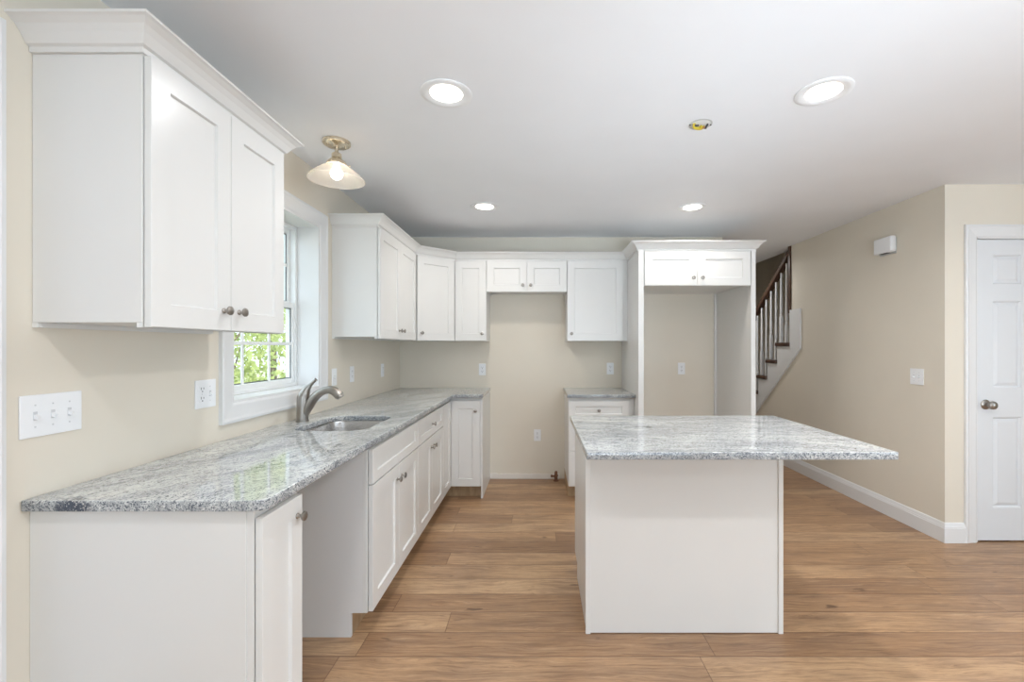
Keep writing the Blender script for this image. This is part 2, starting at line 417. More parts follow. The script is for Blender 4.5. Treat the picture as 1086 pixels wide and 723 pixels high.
def six_panel(bm, x0, x1, z0, z1, yf, th, cols):
    """slab facing -Y in local x/z; returns nothing"""
    rows = [(.233, .85), (1.053, 1.645), (1.76, 1.96)]
    zs = [z0]+[q for r_ in rows for q in r_]+[z1]
    xs = [x0]+[q for c_ in cols for q in c_]+[x1]
    for i in range(0, len(xs)-1, 2): box(bm, xs[i], xs[i+1], yf, yf+th, z0, z1)
    for (a, b) in cols:
        for i in range(0, len(zs)-1, 2): box(bm, a, b, yf, yf+th, zs[i], zs[i+1])
        for (c, d) in rows:
            box(bm, a, b, yf+.012, yf+th-.012, c, d)
            e, f = .012, .034
            lo = [bm.verts.new((x, yf+.012, z)) for x, z in ((a+e, c+e), (b-e, c+e), (b-e, d-e), (a+e, d-e))]
            hi = [bm.verts.new((x, yf+.003, z)) for x, z in ((a+f, c+f), (b-f, c+f), (b-f, d-f), (a+f, d-f))]
            bm.faces.new(hi)
            for k in range(4): bm.faces.new((lo[k], lo[(k+1) % 4], hi[(k+1) % 4], hi[k]))
            for (p0, p1) in (((a, c), (b, c)), ((b, c), (b, d)), ((b, d), (a, d)), ((a, d), (a, c))):
                cx, cz = (a+b)/2, (c+d)/2
                q = [(p0[0], p0[1], 0), (p1[0], p1[1], 0)]
                inn = [(x+(e if x < cx else -e)*.8, z+(e if z < cz else -e)*.8) for x, z, _ in q]
                vs = [bm.verts.new((q[0][0], yf, q[0][1])), bm.verts.new((q[1][0], yf, q[1][1])), bm.verts.new((inn[1][0], yf+.0118, inn[1][1])), bm.verts.new((inn[0][0], yf+.0118, inn[0][1]))]
                bm.faces.new(vs)
bm = bmesh.new(); L0 = DY1-DY0-.046
six_panel(bm, 0, L0, .012, DZ1-.024, 0, .035, [(.11, .11+L0/2-.16), (L0/2+.05, L0-.11)])
R = Matrix.Translation((WL-.09, DY0+.023, 0)) @ Matrix.Rotation(PI/2, 4, 'Z')
bmesh.ops.transform(bm, matrix=R, verts=bm.verts[:])
obj('door_slab', bm, 'doorpaint', d2)

# door facing us at the right
d1 = bpy.data.objects.new('door_1', None); d1.location = (3.38, 3.104, 0); COL.objects.link(d1); d1['kind'] = 'structure'
bm = bmesh.new()
r = casing(bm, [(DX1, 0.001), (DX1, DTOP), (DX0, DTOP), (DX0, 0.001)][::-1], .086, lambda u, v, o: (u, 3.104-o, v))
bm.faces.new(r[0]); bm.faces.new(r[-1][::-1])
obj('casing', bm, 'trim', d1)
bm = bmesh.new()
box(bm, DX0, DX0+.010, 3.105, 3.222, 0.001, DTOP); box(bm, DX1-.010, DX1, 3.105, 3.222, 0.001, DTOP); box(bm, DX0, DX1, 3.105, 3.222, DTOP-.007, DTOP)
obj('jamb', bm, 'trim', d1)
bm = bmesh.new(); six_panel(bm, DX0+.013, DX1-.013, .010, 2.064, 3.113, .035, [(3.106, 3.300), (3.460, 3.654)])
slab = obj('door_slab', bm, 'doorpaint', d1)
bm = bmesh.new(); K = Matrix.Translation((3.055, 3.113, .938)) @ Matrix.Rotation(PI/2, 4, 'X')
lathe(bm, [(0, 0), (.033, 0), (.033, .004), (.028, .010), (.013, .014), (.011, .030), (.017, .036), (.026, .044), (.0285, .053), (.026, .062), (.016, .068), (0, .069)], K, 32)
obj('door_knob', bm, 'nickel', slab, True)
bm = bmesh.new(); box(bm, DX0+.0105, DX0+.0135, 3.112, 3.125, .91, .966)
obj('latch_plate', bm, 'nickel', slab)

# ------------------------------------------------------------------ window over the sink
win = bpy.data.objects.new('window_1', None); win.location = (WL, 2.49, 1.075); COL.objects.link(win); win['kind'] = 'structure'
bm = bmesh.new()
pts = [(WY0, WZ0), (WY0, WZ1), (WY1, WZ1), (WY1, WZ0), (WY0, WZ0)]
prof = casing_profile(.086); rings = []
cor = [(WY0, WZ0, -1, -1), (WY0, WZ1, -1, 1), (WY1, WZ1, 1, 1), (WY1, WZ0, 1, -1)]
for u, v, su, sv in cor: rings.append([bm.verts.new((WL+t_, u+su*o, v+sv*o)) for o, t_ in prof])
k = len(prof)
for i in range(4):
    A, B = rings[i], rings[(i+1) % 4]
    for j in range(k): bm.faces.new((A[j], A[(j+1) % k], B[(j+1) % k], B[j]))
obj('casing', bm, 'trim', win)
J = .0125; XF = WL-.135       # jamb liner thickness; room face of the vinyl frame
bm = bmesh.new()
box(bm, XF, WL+.002, WY0, WY0+J, WZ0, WZ1); box(bm, XF, WL+.002, WY1-J, WY1, WZ0, WZ1)
box(bm, XF, WL+.002, WY0+J, WY1-J, WZ0, WZ0+J); box(bm, XF, WL+.002, WY0+J, WY1-J, WZ1-J, WZ1)
obj('jamb', bm, 'trim', win)
def rect_frame(bm, x0, x1, y0, y1, z0, z1, wl, wr, wb, wt, bev=.002):
    box(bm, x0, x1, y0, y0+wl, z0, z1, bev); box(bm, x0, x1, y1-wr, y1, z0, z1, bev)
    box(bm, x0, x1, y0+wl, y1-wr, z0, z0+wb, bev); box(bm, x0, x1, y0+wl, y1-wr, z1-wt, z1, bev)
y0, y1, z0, z1 = WY0+J, WY1-J, WZ0+J, WZ1-J
bm = bmesh.new(); rect_frame(bm, XF-.062, XF, y0, y1, z0, z1, .022, .022, .020, .022)
obj('vinyl_frame', bm, 'vinyl', win)
a0, a1 = y0+.022, y1-.022; zm = 1.592
bm = bmesh.new(); rect_frame(bm, XF-.032, XF-.006, a0, a1, z0+.018, zm+.018, .030, .026, .030, .036)
ls = obj('lower_sash', bm, 'vinyl', win)
bm = bmesh.new(); rect_frame(bm, XF-.060, XF-.034, a0, a1, zm-.018, z1-.020, .030, .026, .036, .030)
us = obj('upper_sash', bm, 'vinyl', win)
def panes(sash, xg, za, zb, h):
    bm = bmesh.new(); box(bm, xg-.003, xg+.003, a0+.026, a1-.022, za, zb); obj('glass_pane', bm, 'glass', sash)
    bm = bmesh.new(); wd = (a1-.026)-(a0+.03)
    for k in (1, 2): box(bm, xg+.0035, xg+.012, a0+.03+wd*k/3-.009, a0+.03+wd*k/3+.009, za, zb, .002)
    box(bm, xg+.0035, xg+.0125, a0+.03, a1-.026, h-.009, h+.009, .002)
    obj('grille', bm, 'vinyl', sash)
def spacer(sash, xg, za, zb):
    bm = bmesh.new(); rect_frame(bm, xg+.0035, xg+.0065, a0+.0305, a1-.0265, za+.004, zb-.004, .006, .006, .006, .006, 0)
    obj('glazing_spacer', bm, 'marks2', sash)
spacer(ls, XF-.020, z0+.046, zm-.016); spacer(us, XF-.048, zm+.016, z1-.048)
panes(ls, XF-.020, z0+.046, zm-.016, 1.351); panes(us, XF-.048, zm+.016, z1-.048, 1.84)
bm = bmesh.new(); box(bm, XF-.006, XF+.004, 2.47, 2.51, zm-.004, zm+.012, .003)
obj('sash_lock', bm, 'vinyl', ls)

# ------------------------------------------------------------------ cabinet kit
def shaker(parent, O, U, N, wd, ht, knob=None, name='door', th=.019, st=.066, mat='cab'):
    """door or drawer front: O = lower corner on the face frame, U = unit vector across, N = outward"""
    O, U, N = Vector(O), Vector(U), Vector(N); V = Vector((0, 0, 1))
    g = .004; P = lambda u, v, n: O+U*u+V*v+N*(g+n)
    bm = bmesh.new(); b = .0015; s = st; st_v = min(st, ht*.30)
    def ring(iu, iv, n): return [bm.verts.new(P(*q)) for q in ((iu, iv, n), (wd-iu, iv, n), (wd-iu, ht-iv, n), (iu, ht-iv, n))]
    R_ = [ring(0, 0, 0), ring(0, 0, th-b), ring(b, b, th), ring(s, st_v, th), ring(s+.003, st_v+.003, th-.009)]
    for A, B in zip(R_, R_[1:]):
        for i in range(4): bm.faces.new((A[i], A[(i+1) % 4], B[(i+1) % 4], B[i]))
    bm.faces.new(R_[0][::-1]); bm.faces.new(R_[-1])
    d = obj(name, bm, mat, parent)
    if knob:
        bm = bmesh.new(); p = P(knob[0], knob[1], th)
        m = Matrix((U, N.cross(U)*1.0, N)).transposed().to_4x4(); m = Matrix.Translation(p) @ m
        lathe(bm, [(0, 0), (.009, 0), (.009, .003), (.0058, .006), (.0052, .013), (.008, .016), (.0135, .0185), (.0155, .022), (.0148, .026), (.010, .0288), (0, .0295)], m, 24)
        obj('knob', bm, 'nickel', d, True)
    return d

UZ0, UZ1 = 1.386, 2.140
XU = -1.092           # face of the left wall cabinets
# near wall cabinet, with its own crown
CROWN = [(0, 2.1405), (.008, 2.1405), (.008, 2.155), (.017, 2.159), (.022, 2.167), (.031, 2.182), (.043, 2.196), (.058, 2.206), (.066, 2.209), (.066, 2.216), (0, 2.216)]
nu = thing('wall_cabinet', (WL, 1.59, UZ0), 'large white two-door wall cabinet nearest the camera, above the triple light switch', 'cabinet')
def hollow_box(x0, x1, y0, y1, z0, z1, t_=.016, rec=.02):
    """wall cabinet body: open recess under the bottom panel"""
    bm = bmesh.new(); box(bm, x0, x1, y0, y1, z0+rec, z1, .001)
    return bm
def wall_box(parent, x0, x1, y0, y1, z0, z1, front):
    bm = bmesh.new(); t_ = .016
    box(bm, x0, x1, y0, y1, z0+.014, z1, .0008)
    # lip around the recessed bottom
    box(bm, x0, x0+t_, y0, y1, z0, z0+.0135); box(bm, x1-t_, x1, y0, y1, z0, z0+.0135)
    if front == 'x': box(bm, x1-.019, x1-.0005, y0+t_, y1-t_, z0, z0+.0135)
    else: box(bm, x0+t_, x1-t_, y0, y0+.019, z0, z0+.0135)
    return obj('cabinet_box', bm, 'cab', parent)
wall_box(nu, WL+.001, XU, 1.256, 1.932, UZ0, UZ1, 'x')
dh = UZ1-.004-UZ0-.002
shaker(nu, (XU, 1.258, UZ0+.002), (0, 1, 0), (1, 0, 0), .3265, dh, (.289, .067))
shaker(nu, (XU, 1.5875, UZ0+.002), (0, 1, 0), (1, 0, 0), .3265, dh, (.038, .067))
bm = bmesh.new(); sweep(bm, [(WL+.001, 1.256), (XU, 1.256), (XU, 1.932), (WL+.001, 1.932)], CROWN)
obj('crown', bm, 'cab', nu)

# far wall cabinets
lu = thing('wall_cabinet', (WL, 3.53, UZ0), 'white two-door wall cabinet between the window and the angled corner cabinet', 'cabinet')
wall_box(lu, WL+.001, XU, 3.08, 3.989, UZ0, UZ1, 'x')
shaker(lu, (XU, 3.083, UZ0+.002), (0, 1, 0), (1, 0, 0), .450, dh, (.412, .067))
shaker(lu, (XU, 3.536, UZ0+.002), (0, 1, 0), (1, 0, 0), .450, dh, (.038, .067))
cu = thing('corner_wall_cabinet', (WL, WB, UZ0), 'white wall cabinet set diagonally across the room corner, single door', 'cabinet')
bm = bmesh.new(); prism(bm, [(WL+.001, 3.990), (XU, 3.990), (-.787, 4.295), (-.787, WB-.001), (WL+.001, WB-.001)], 'z', UZ0, UZ1)
obj('cabinet_box', bm, 'cab', cu)
q = 1/math.sqrt(2)
shaker(cu, (XU+.022*q, 3.990+.022*q, UZ0+.002), (q, q, 0), (q, -q, 0), .387, dh, (.038, .067))
YU = 4.295
bu = thing('wall_cabinet', (-.64, WB, UZ0), 'narrow white one-door wall cabinet on the back wall, next to the diagonal one', 'cabinet')
wall_box(bu, -.786, -.488, YU, WB-.001, UZ0, UZ1, 'y')
shaker(bu, (-.783, YU, UZ0+.002), (1, 0, 0), (0, -1, 0), .292, dh, (.257, .067))
ru = thing('wall_cabinet', (-.11, WB, 1.846), 'short white two-door wall cabinet over the empty range space', 'cabinet')
wall_box(ru, -.487, .269, YU, WB-.001, 1.846, UZ1, 'y')
shaker(ru, (-.484, YU, 1.848), (1, 0, 0), (0, -1, 0), .3735, UZ1-.004-1.848, (.338, .060))
shaker(ru, (-.1075, YU, 1.848), (1, 0, 0), (0, -1, 0), .3735, UZ1-.004-1.848, (.036, .060))
eu = thing('wall_cabinet', (.55, WB, UZ0), 'square white one-door wall cabinet beside the refrigerator recess', 'cabinet')
wall_box(eu, .270, .841, YU, WB-.001, UZ0, UZ1, 'y')
shaker(eu, (.273, YU, UZ0+.002), (1, 0, 0), (0, -1, 0), .522, dh, (.038, .067))
# refrigerator recess: two tall panels and a deep cabinet between them
YF = 3.85
pl = tag(obj('tall_panel', bx(.842, .886, 3.83, WB-.001, .001, UZ1, bev=.001), 'cab', origin=(.864, WB, 0)), 'tall white panel on the sink side of the refrigerator recess', 'panel')
pr = tag(obj('tall_panel', bx(1.790, 1.828, 3.83, WB-.001, .001, UZ1, bev=.001), 'cab', origin=(1.81, WB, 0)), 'tall white panel on the staircase side of the refrigerator recess', 'panel')
fu = thing('wall_cabinet', (1.34, WB, 1.846), 'deep white two-door cabinet bridging the top of the refrigerator recess', 'cabinet')
bm = bmesh.new(); box(bm, .887, 1.789, YF, WB-.001, 1.866, UZ1); box(bm, .887, 1.789, YF, YF+.019, 1.846, 1.8655)
obj('cabinet_box', bm, 'cab', fu)
shaker(fu, (.892, YF, 1.848), (1, 0, 0), (0, -1, 0), .4445, UZ1-.004-1.848, (.408, .062))
shaker(fu, (1.3395, YF, 1.848), (1, 0, 0), (0, -1, 0), .4445, UZ1-.004-1.848, (.036, .062))
bm = bmesh.new()
box(bm, 1.770, 1.7895, WB-.03, WB-.001, .001, 1.865)
obj('wall_cleat', bm, 'cab', fu)
bm = bmesh.new()
sweep(bm, [(WL+.001, 3.08), (XU, 3.08), (XU, 3.990), (-.787, YU), (.842, YU), (.842, 3.845), (1.828, 3.845), (1.828, WB-.001)], CROWN)
tag(obj('crown_moulding', bm, 'cab', origin=(-.3, 4.3, 2.1405)), 'white crown moulding running along the tops of the far wall cabinets', 'moulding')

# ------------------------------------------------------------------ base cabinets
BZ = .8875; TK = .112; XB = -.7845; YB = 3.9915
def hollow_base_x(parent, y0, y1, side_mat='cab', end=False):
    """base cabinet against the left wall: sides notched for the toe kick, back, bottom, face frame"""
    bm = bmesh.new()
    for ya in (y0, y1-.016):
        prism(bm, [(WL+.001, .001), (XB-.075, .001), (XB-.075, TK), (XB-.019, TK), (XB-.019, BZ-.001), (WL+.001, BZ-.001)], 'y', ya, ya+.016)
    box(bm, WL+.002, WL+.010, y0+.016, y1-.016, .002, BZ-.002)
    box(bm, WL+.010, XB-.019, y0+.016, y1-.016, TK, TK+.016)
    obj('cabinet_box', bm, side_mat, parent)
    bm = bmesh.new(); f = .0185
    box(bm, XB-.019, XB, y0, y0+.038, TK, BZ-.001, .0008); box(bm, XB-.019, XB, y1-.038, y1, TK, BZ-.001, .0008)
    box(bm, XB-.0188, XB-.0004, y0+.038, y1-.038, BZ-.04, BZ-.001); box(bm, XB-.0188, XB-.0004, y0+.038, y1-.038, TK, TK+.038)
    box(bm, XB-.0188, XB-.0004, y0+.038, y1-.038, .680, .712)
    obj('face_frame', bm, 'cab', parent)
    bm = bmesh.new(); box(bm, XB-.082, XB-.0752, y0+.016, y1-.016, .001, TK)
    obj('toe_kick', bm, 'ply', parent)
EX = (0, 1, 0); NX = (1, 0, 0)
DTZ = .859      # top of the upper row of fronts
nb = thing('base_cabinet', (WL, 1.37, 0), 'narrow white base cabinet with one door, carrying the near end of the long counter', 'cabinet')
hollow_base_x(nb, 1.256, 1.482)
bm = bmesh.new(); box(bm, WL+.001, XB-.0192, 1.2505, 1.2558, .001, BZ-.001); obj('end_panel', bm, 'cab', nb)
shaker(nb, (XB, 1.2575, TK+.003), EX, NX, .212, DTZ-TK-.003, (.180, DTZ-TK-.063), st=.062)
sb = thing('sink_base_cabinet', (WL, 2.49, 0), 'white sink base with one wide knobless drawer front above two doors', 'cabinet')
hollow_base_x(sb, 2.088, 2.889, 'side')
shaker(sb, (XB, 2.096, .700), EX, NX, .790, DTZ-.700, None, 'false_drawer_front', st=.062)
shaker(sb, (XB, 2.096, TK+.003), EX, NX, .3935, .578, (.3555, .505))
shaker(sb, (XB, 2.4925, TK+.003), EX, NX, .3935, .578, (.038, .505))
db = thing('base_cabinet', (WL, 3.27, 0), 'white base cabinet between sink base and corner cabinet, one drawer above two doors', 'cabinet')
hollow_base_x(db, 2.890, 3.648)
shaker(db, (XB, 2.893, .700), EX, NX, .752, DTZ-.700, (.376, .080), 'drawer', st=.062)
shaker(db, (XB, 2.893, TK+.003), EX, NX, .3745, .578, (.3365, .505))
shaker(db, (XB, 3.2705, TK+.003), EX, NX, .3745, .578, (.038, .505))
cb = thing('corner_base_cabinet', (WL, WB, 0), 'white L-shaped corner base cabinet with two full-height doors meeting in the corner', 'cabinet')
bm = bmesh.new()
prism(bm, [(WL+.001, 3.649), (XB, 3.649), (XB, YB), (-.505, YB), (-.505, WB-.001), (WL+.001, WB-.001)], 'z', TK, BZ-.001)
obj('cabinet_box', bm, 'cab', cb)
bm = bmesh.new()
prism(bm, [(WL+.001, 3.650), (XB-.075, 3.650), (XB-.075, YB+.075), (-.506, YB+.075), (-.506, WB-.002), (WL+.001, WB-.002)], 'z', .001, TK)
obj('toe_kick', bm, 'ply', cb)
bm = bmesh.new(); prism(bm, [(YB-.003, TK), (YB-.003, BZ-.001), (WB-.001, BZ-.001), (WB-.001, .001), (YB+.012, .001), (YB+.012, TK)], 'x', -.5045, -.4885)
obj('end_panel', bm, 'cab', cb)
shaker(cb, (XB, 3.652, TK+.003), EX, NX, .312, DTZ-TK-.003, None)
shaker(cb, (XB+.0235, YB, TK+.003), NX, (0, -1, 0), .252, DTZ-TK-.003, (.215, DTZ-TK-.085))
rb = thing('drawer_base_cabinet', (.55, WB, 0), 'white drawer base cabinet standing behind the island, under the small counter', 'cabinet')
bm = bmesh.new(); box(bm, .262, .841, YB, WB-.001, TK, BZ-.001, .001)
obj('cabinet_box', bm, 'cab', rb)
bm = bmesh.new(); prism(bm, [(YB+.0005, TK), (WB-.002, TK), (WB-.002, .001), (YB+.075, .001), (YB+.075, TK-.001)], 'x', .262, .278)
box(bm, .278, .841, YB+.075, YB+.085, .001, TK-.0005); obj('toe_kick', bm, 'ply', rb)
for za, zb in ((.700, DTZ), (.423, .697), (TK+.003, .420)):
    shaker(rb, (.265, YB, za), NX, (0, -1, 0), .523, zb-za, (.2615, (zb-za)*.5), 'drawer', st=.058)

# ------------------------------------------------------------------ counters
def slab_from_loops(name, loops, z0, z1, mat, label, cat, origin):
    cu_ = bpy.data.curves.new(name, 'CURVE'); cu_.dimensions = '2D'; cu_.fill_mode = 'BOTH'
    bev = .003; cu_.bevel_depth = bev; cu_.bevel_resolution = 2; cu_.extrude = (z1-z0)/2-bev; cu_.offset = -bev
    for lp in loops:
        sp = cu_.splines.new('POLY'); sp.points.add(len(lp)-1); sp.use_cyclic_u = True
        for p_, c_ in zip(sp.points, lp): p_.co = (c_[0]-origin[0], c_[1]-origin[1], 0, 1)
    tmp = bpy.data.objects.new(name+'_tmp', cu_); COL.objects.link(tmp)
    bpy.context.view_layer.update()
    me = bpy.data.meshes.new_from_object(tmp.evaluated_get(bpy.context.evaluated_depsgraph_get()))
    bpy.data.objects.remove(tmp); bpy.data.curves.remove(cu_)
    me.name = name; me.materials.clear(); me.materials.append(M[mat])
    for v in me.vertices: v.co.z += (z0+z1)/2-origin[2]
    o = bpy.data.objects.new(name, me); COL.objects.link(o); o.location = origin
    return tag(o, label, cat)
def rounded(pts, rads, n=8):
    out = []; N_ = len(pts)
    for i in range(N_):
        p, a, b = Vector(pts[i]), Vector(pts[i-1]), Vector(pts[(i+1) % N_]); r_ = rads[i]
        if r_ <= 0: out.append((p.x, p.y)); continue
        u, v = (a-p).normalized(), (b-p).normalized()
        ang = u.angle(v); dd_ = r_/math.tan(ang/2)
        c = p+(u+v).normalized()*(r_/math.sin(ang/2)); s0 = p+u*dd_-c; s1 = p+v*dd_-c
        a0_ = math.atan2(s0.y, s0.x); a1_ = math.atan2(s1.y, s1.x); da = (a1_-a0_+PI) % (2*PI)-PI
        for k in range(n+1): out.append((c.x+r_*math.cos(a0_+da*k/n), c.y+r_*math.sin(a0_+da*k/n)))
    return out
CZ0, CZ1 = .888, .918; XC = -.738
SX0, SX1, SY0, SY1 = -1.235, -.865, 2.245, 2.735
outer = rounded([(WL+.001, 1.2268), (XC, 1.2268), (XC, 3.945), (-.483, 3.945), (-.483, WB-.001), (WL+.001, WB-.001)], [.004, .035, .02, .006, 0, 0])
hole = rounded([(SX0, SY0), (SX1, SY0), (SX1, SY1), (SX0, SY1)], [.09, .09, .09, .09], 10)
ct = slab_from_loops('countertop', [outer, hole], CZ0, CZ1, 'granite_run', 'long L-shaped grey and white granite counter under the window, with the sink cut-out', 'countertop', (-1.07, 2.9, CZ0))
slab_from_loops('countertop', [rounded([(.250, 3.945), (.8415, 3.945), (.8415, WB-.001), (.250, WB-.001)], [.006, 0, 0, 0])], CZ0, CZ1, 'granite_isl', 'small square granite counter on the drawer cabinet beside the refrigerator recess', 'countertop', (.55, 4.27, CZ0))
isl = slab_from_loops('island_countertop', [rounded([(.190, 1.789), (1.418, 1.789), (1.418, 2.742), (.190, 2.742)], [.006]*4)], CZ0, CZ1, 'granite_isl', 'large speckled granite top of the kitchen island, overhanging towards the hall', 'countertop', (.80, 2.26, CZ0))

# island cabinet
ic = thing('island_cabinet', (.68, 2.42, 0), 'white kitchen island base with a plain panelled end under the overhanging granite', 'island')
bm = bmesh.new(); box(bm, .237, 1.118, 2.124, 2.722, .001, BZ-.001, .001); obj('cabinet_box', bm, 'cab', ic)
bm = bmesh.new(); box(bm, .242, 1.113, 2.117, 2.1235, .004, BZ-.001); obj('end_panel', bm, 'cab', ic)
for xa, xb in ((.219, .2415), (1.1135, 1.136)):
    bm = bmesh.new(); box(bm, xa, xb, 2.111, 2.1238, .0005, BZ-.001, .0012)
    obj('corner_strip', bm, 'cab', ic)
bm = bmesh.new(); prism(bm, [(2.1242, .001), (2.633, .001), (2.633, TK-.002), (2.1242, TK-.002)], 'x', .224, .2368)
obj('base_strip', bm, 'cab', ic)
bm = bmesh.new(); box(bm, .2185, .2366, 2.1242, 2.722, TK, BZ-.001, .001); obj('side_panel', bm, 'cab', ic)
bm = bmesh.new(); box(bm, 1.1185, 1.135, 2.1242, 2.722, .001, BZ-.001, .001); obj('side_panel', bm, 'cab', ic)

# sink
sk = thing('kitchen_sink', (-1.05, 2.49, .69), 'stainless steel undermount sink sunk into the long granite counter', 'sink')
bm = bmesh.new(); rings = []
for (ins, z, rad) in ((-.014, .8865, .10), (.004, .8865, .088), (.006, .880, .086), (.012, .76, .08), (.020, .705, .075), (.045, .692, .06), (.10, .690, .04)):
    lp = rounded([(SX0+ins, SY0+ins), (SX1-ins, SY0+ins), (SX1-ins, SY1-ins), (SX0+ins, SY1-ins)], [rad]*4, 8)
    rings.append([bm.verts.new((x, y, z)) for x, y in lp])
for A, B in zip(rings, rings[1:]):
    for i in range(len(A)): bm.faces.new((A[i], A[(i+1) % len(A)], B[(i+1) % len(A)], B[i]))
bm.faces.new(rings[-1])
bs = obj('basin', bm, 'steel', sk, True)
bm = bmesh.new(); lathe(bm, [(0, .002), (.02, .002), (.03, .004), (.042, .006), (.046, .004), (.046, .0005)], Matrix.Translation((-1.05, 2.49, .690)), 28)
obj('drain', bm, 'nickel', sk, True)

# faucet
fx, fy_, fz = -1.308, 2.525, CZ1
fa = thing('faucet', (fx, fy_, fz), 'brushed nickel single-lever faucet standing on the counter behind the sink', 'faucet')
bm = bmesh.new(); P = [(fx, fy_, fz), (fx, fy_, fz+.010), (fx, fy_, fz+.012), (fx, fy_, fz+.05), (fx+.001, fy_, fz+.095), (fx+.003, fy_, fz+.135), (fx+.010, fy_, fz+.158), (fx+.020, fy_, fz+.170)]
tube(bm, P, [.034, .034, .031, .0305, .031, .031, .027, .014], 24)
fb = obj('body', bm, 'nickel', fa, True)
bm = bmesh.new(); pts = [(fx+.006, fy_, fz+.035), (fx+.034, fy_, fz+.085), (fx+.066, fy_, fz+.132), (fx+.105, fy_, fz+.164), (fx+.145, fy_, fz+.175), (fx+.180, fy_, fz+.166), (fx+.206, fy_, fz+.142)]
tube(bm, smooth_path(pts), lerp_list([.024, .026, .024, .021, .021, .025, .026]), 20)
sp_ = obj('spout', bm, 'nickel', fa, True)
bm = bmesh.new(); tube(bm, [(fx+.2045, fy_, fz+.1435), (fx+.2125, fy_, fz+.133)], [.0205, .0195], 20); obj('spray_face', bm, 'nickel', sp_)
bm = bmesh.new(); pts = [(fx+.004, fy_, fz+.120), (fx+.012, fy_, fz+.156), (fx+.024, fy_, fz+.180), (fx+.043, fy_, fz+.202), (fx+.062, fy_, fz+.222), (fx+.075, fy_, fz+.234)]
tube(bm, smooth_path(pts), lerp_list([.029, .027, .020, .011, .009, .0105]), 18)
obj('lever', bm, 'nickel', fa, True)

# ------------------------------------------------------------------ ceiling fittings
def downlight(x, y, label):
    r0 = thing('recessed_light', (x, y, CEIL), label, 'ceiling light', 'recessed ceiling lights')
    T = Matrix.Translation((x, y, CEIL))
    bm = bmesh.new(); lathe(bm, [(.112, -.0005), (.112, -.004), (.106, -.007), (.092, -.008), (.080, -.004), (.072, -.0015), (.070, -.0012)], T, 48)
    obj('trim_ring', bm, 'plastic', r0, True)
    bm = bmesh.new(); lathe(bm, [(.0715, -.001), (.070, -.0022), (.045, -.0034), (0, -.004)], T, 48)
    obj('lens', bm, 'lens', r0, True)
    return r0
dl = downlight(-.402, 1.988, 'lit round recessed light nearest the brass pendant and the near cabinet'); beam(-.402, 1.988, DOWN*.5)
dup(dl, (1.236, 1.974, CEIL), 'lit round recessed light to the right of the open box in the ceiling'); beam(1.236, 1.974)
dup(dl, (-.424, 3.594, CEIL), 'lit round recessed light in front of the short cabinet over the range space'); beam(-.424, 3.594, DOWN*.58, WARM)
dup(dl, (1.221, 3.610, CEIL), 'lit round recessed light in front of the refrigerator recess'); beam(1.221, 3.610, DOWN*.38, WARM)
for x, y in ((-.41, .36), (1.236, .36), (-.41, -1.4), (1.236, -1.4), (3.2, -1.4)):  # the three farthest back are added unseen for their light
    dup(dl, (x, y, CEIL), 'unseen recessed ceiling light behind the camera', 'recessed ceiling lights out of view'); beam(x, y, DOWN*(.6 if x < 0 else 1))

for x, y, e_ in ((2.15, 1.30, DOWN*1.0), (2.87, 1.98, DOWN*.05), (2.15, .1, DOWN*.4)):  # lamps added out of view to lift the right wall and nearby floor
    dup(dl, (x, y, CEIL), 'added unseen ceiling light beyond the right edge, brightening the right wall', 'recessed ceiling lights out of view'); beam(x, y, e_)
dup(dl, (2.30, 5.6, CEIL), 'added ceiling light in the hall, unseen behind the refrigerator recess', 'recessed ceiling lights out of view'); beam(2.30, 5.6, 7.0)  # unseen lamp added to brighten the far end of the right wall

px_, py_ = -1.087, 2.454
pn = thing('ceiling_lamp', (px_, py_, CEIL), 'brass ceiling lamp with a ribbed glass shade above the sink window', 'lamp')
T = Matrix.Translation((px_, py_, CEIL))
bm = bmesh.new(); lathe(bm, [(0, -.001), (.070, -.001), (.072, -.006), (.070, -.016), (.060, -.022), (.020, -.024), (.014, -.034), (0, -.034)], T, 40); cn = obj('canopy', bm, 'brass', pn, True)
for a in (0.6, 0.6+PI):
    bm = bmesh.new(); lathe(bm, [(0, -.022), (.005, -.022), (.005, -.029), (.003, -.031), (0, -.031)], T @ Matrix.Translation((.045*math.cos(a), .045*math.sin(a), 0)), 12)
    obj('canopy_screw', bm, 'brass', cn, True)
bm = bmesh.new(); lathe(bm, [(0, -.030), (.0085, -.030), (.0085, -.066), (0, -.066)], T, 16); obj('stem', bm, 'brass', pn, True)
bm = bmesh.new(); lathe(bm, [(0, -.060), (.016, -.061), (.025, -.068), (.026, -.088), (.018, -.094), (.018, -.098), (.040, -.104), (.050, -.114), (.052, -.128), (.048, -.128), (.040, -.116), (0, -.110)], T, 36); sh = obj('socket_cup', bm, 'brass', pn, True)
for k in range(3):
    a = 2*PI*k/3+.5; mm_ = T @ Matrix.Rotation(a, 4, 'Z') @ Matrix.Translation((.050, 0, -.121)) @ Matrix.Rotation(PI/2, 4, 'Y')
    bm = bmesh.new(); lathe(bm, [(0, 0), (.003, 0), (.003, .012), (.006, .013), (.006, .018), (0, .018)], mm_, 10)
    obj('thumb_screw', bm, 'brass', sh, True)
bm = bmesh.new(); SEG = 96; rings = []
for r_, h in ((.046, -.122), (.050, -.130), (.085, -.152), (.118, -.178), (.140, -.199), (.144, -.208), (.142, -.209), (.137, -.200), (.115, -.181), (.083, -.156), (.046, -.134)):
    rings.append([bm.verts.new(T @ Vector(((r_+.0012*(i % 2)*(r_ > .06))*math.cos(2*PI*i/SEG), (r_+.0012*(i % 2)*(r_ > .06))*math.sin(2*PI*i/SEG), h))) for i in range(SEG)])
for A, B in zip(rings, rings[1:]):
    for i in range(SEG): bm.faces.new((A[i], A[(i+1) % SEG], B[(i+1) % SEG], B[i]))
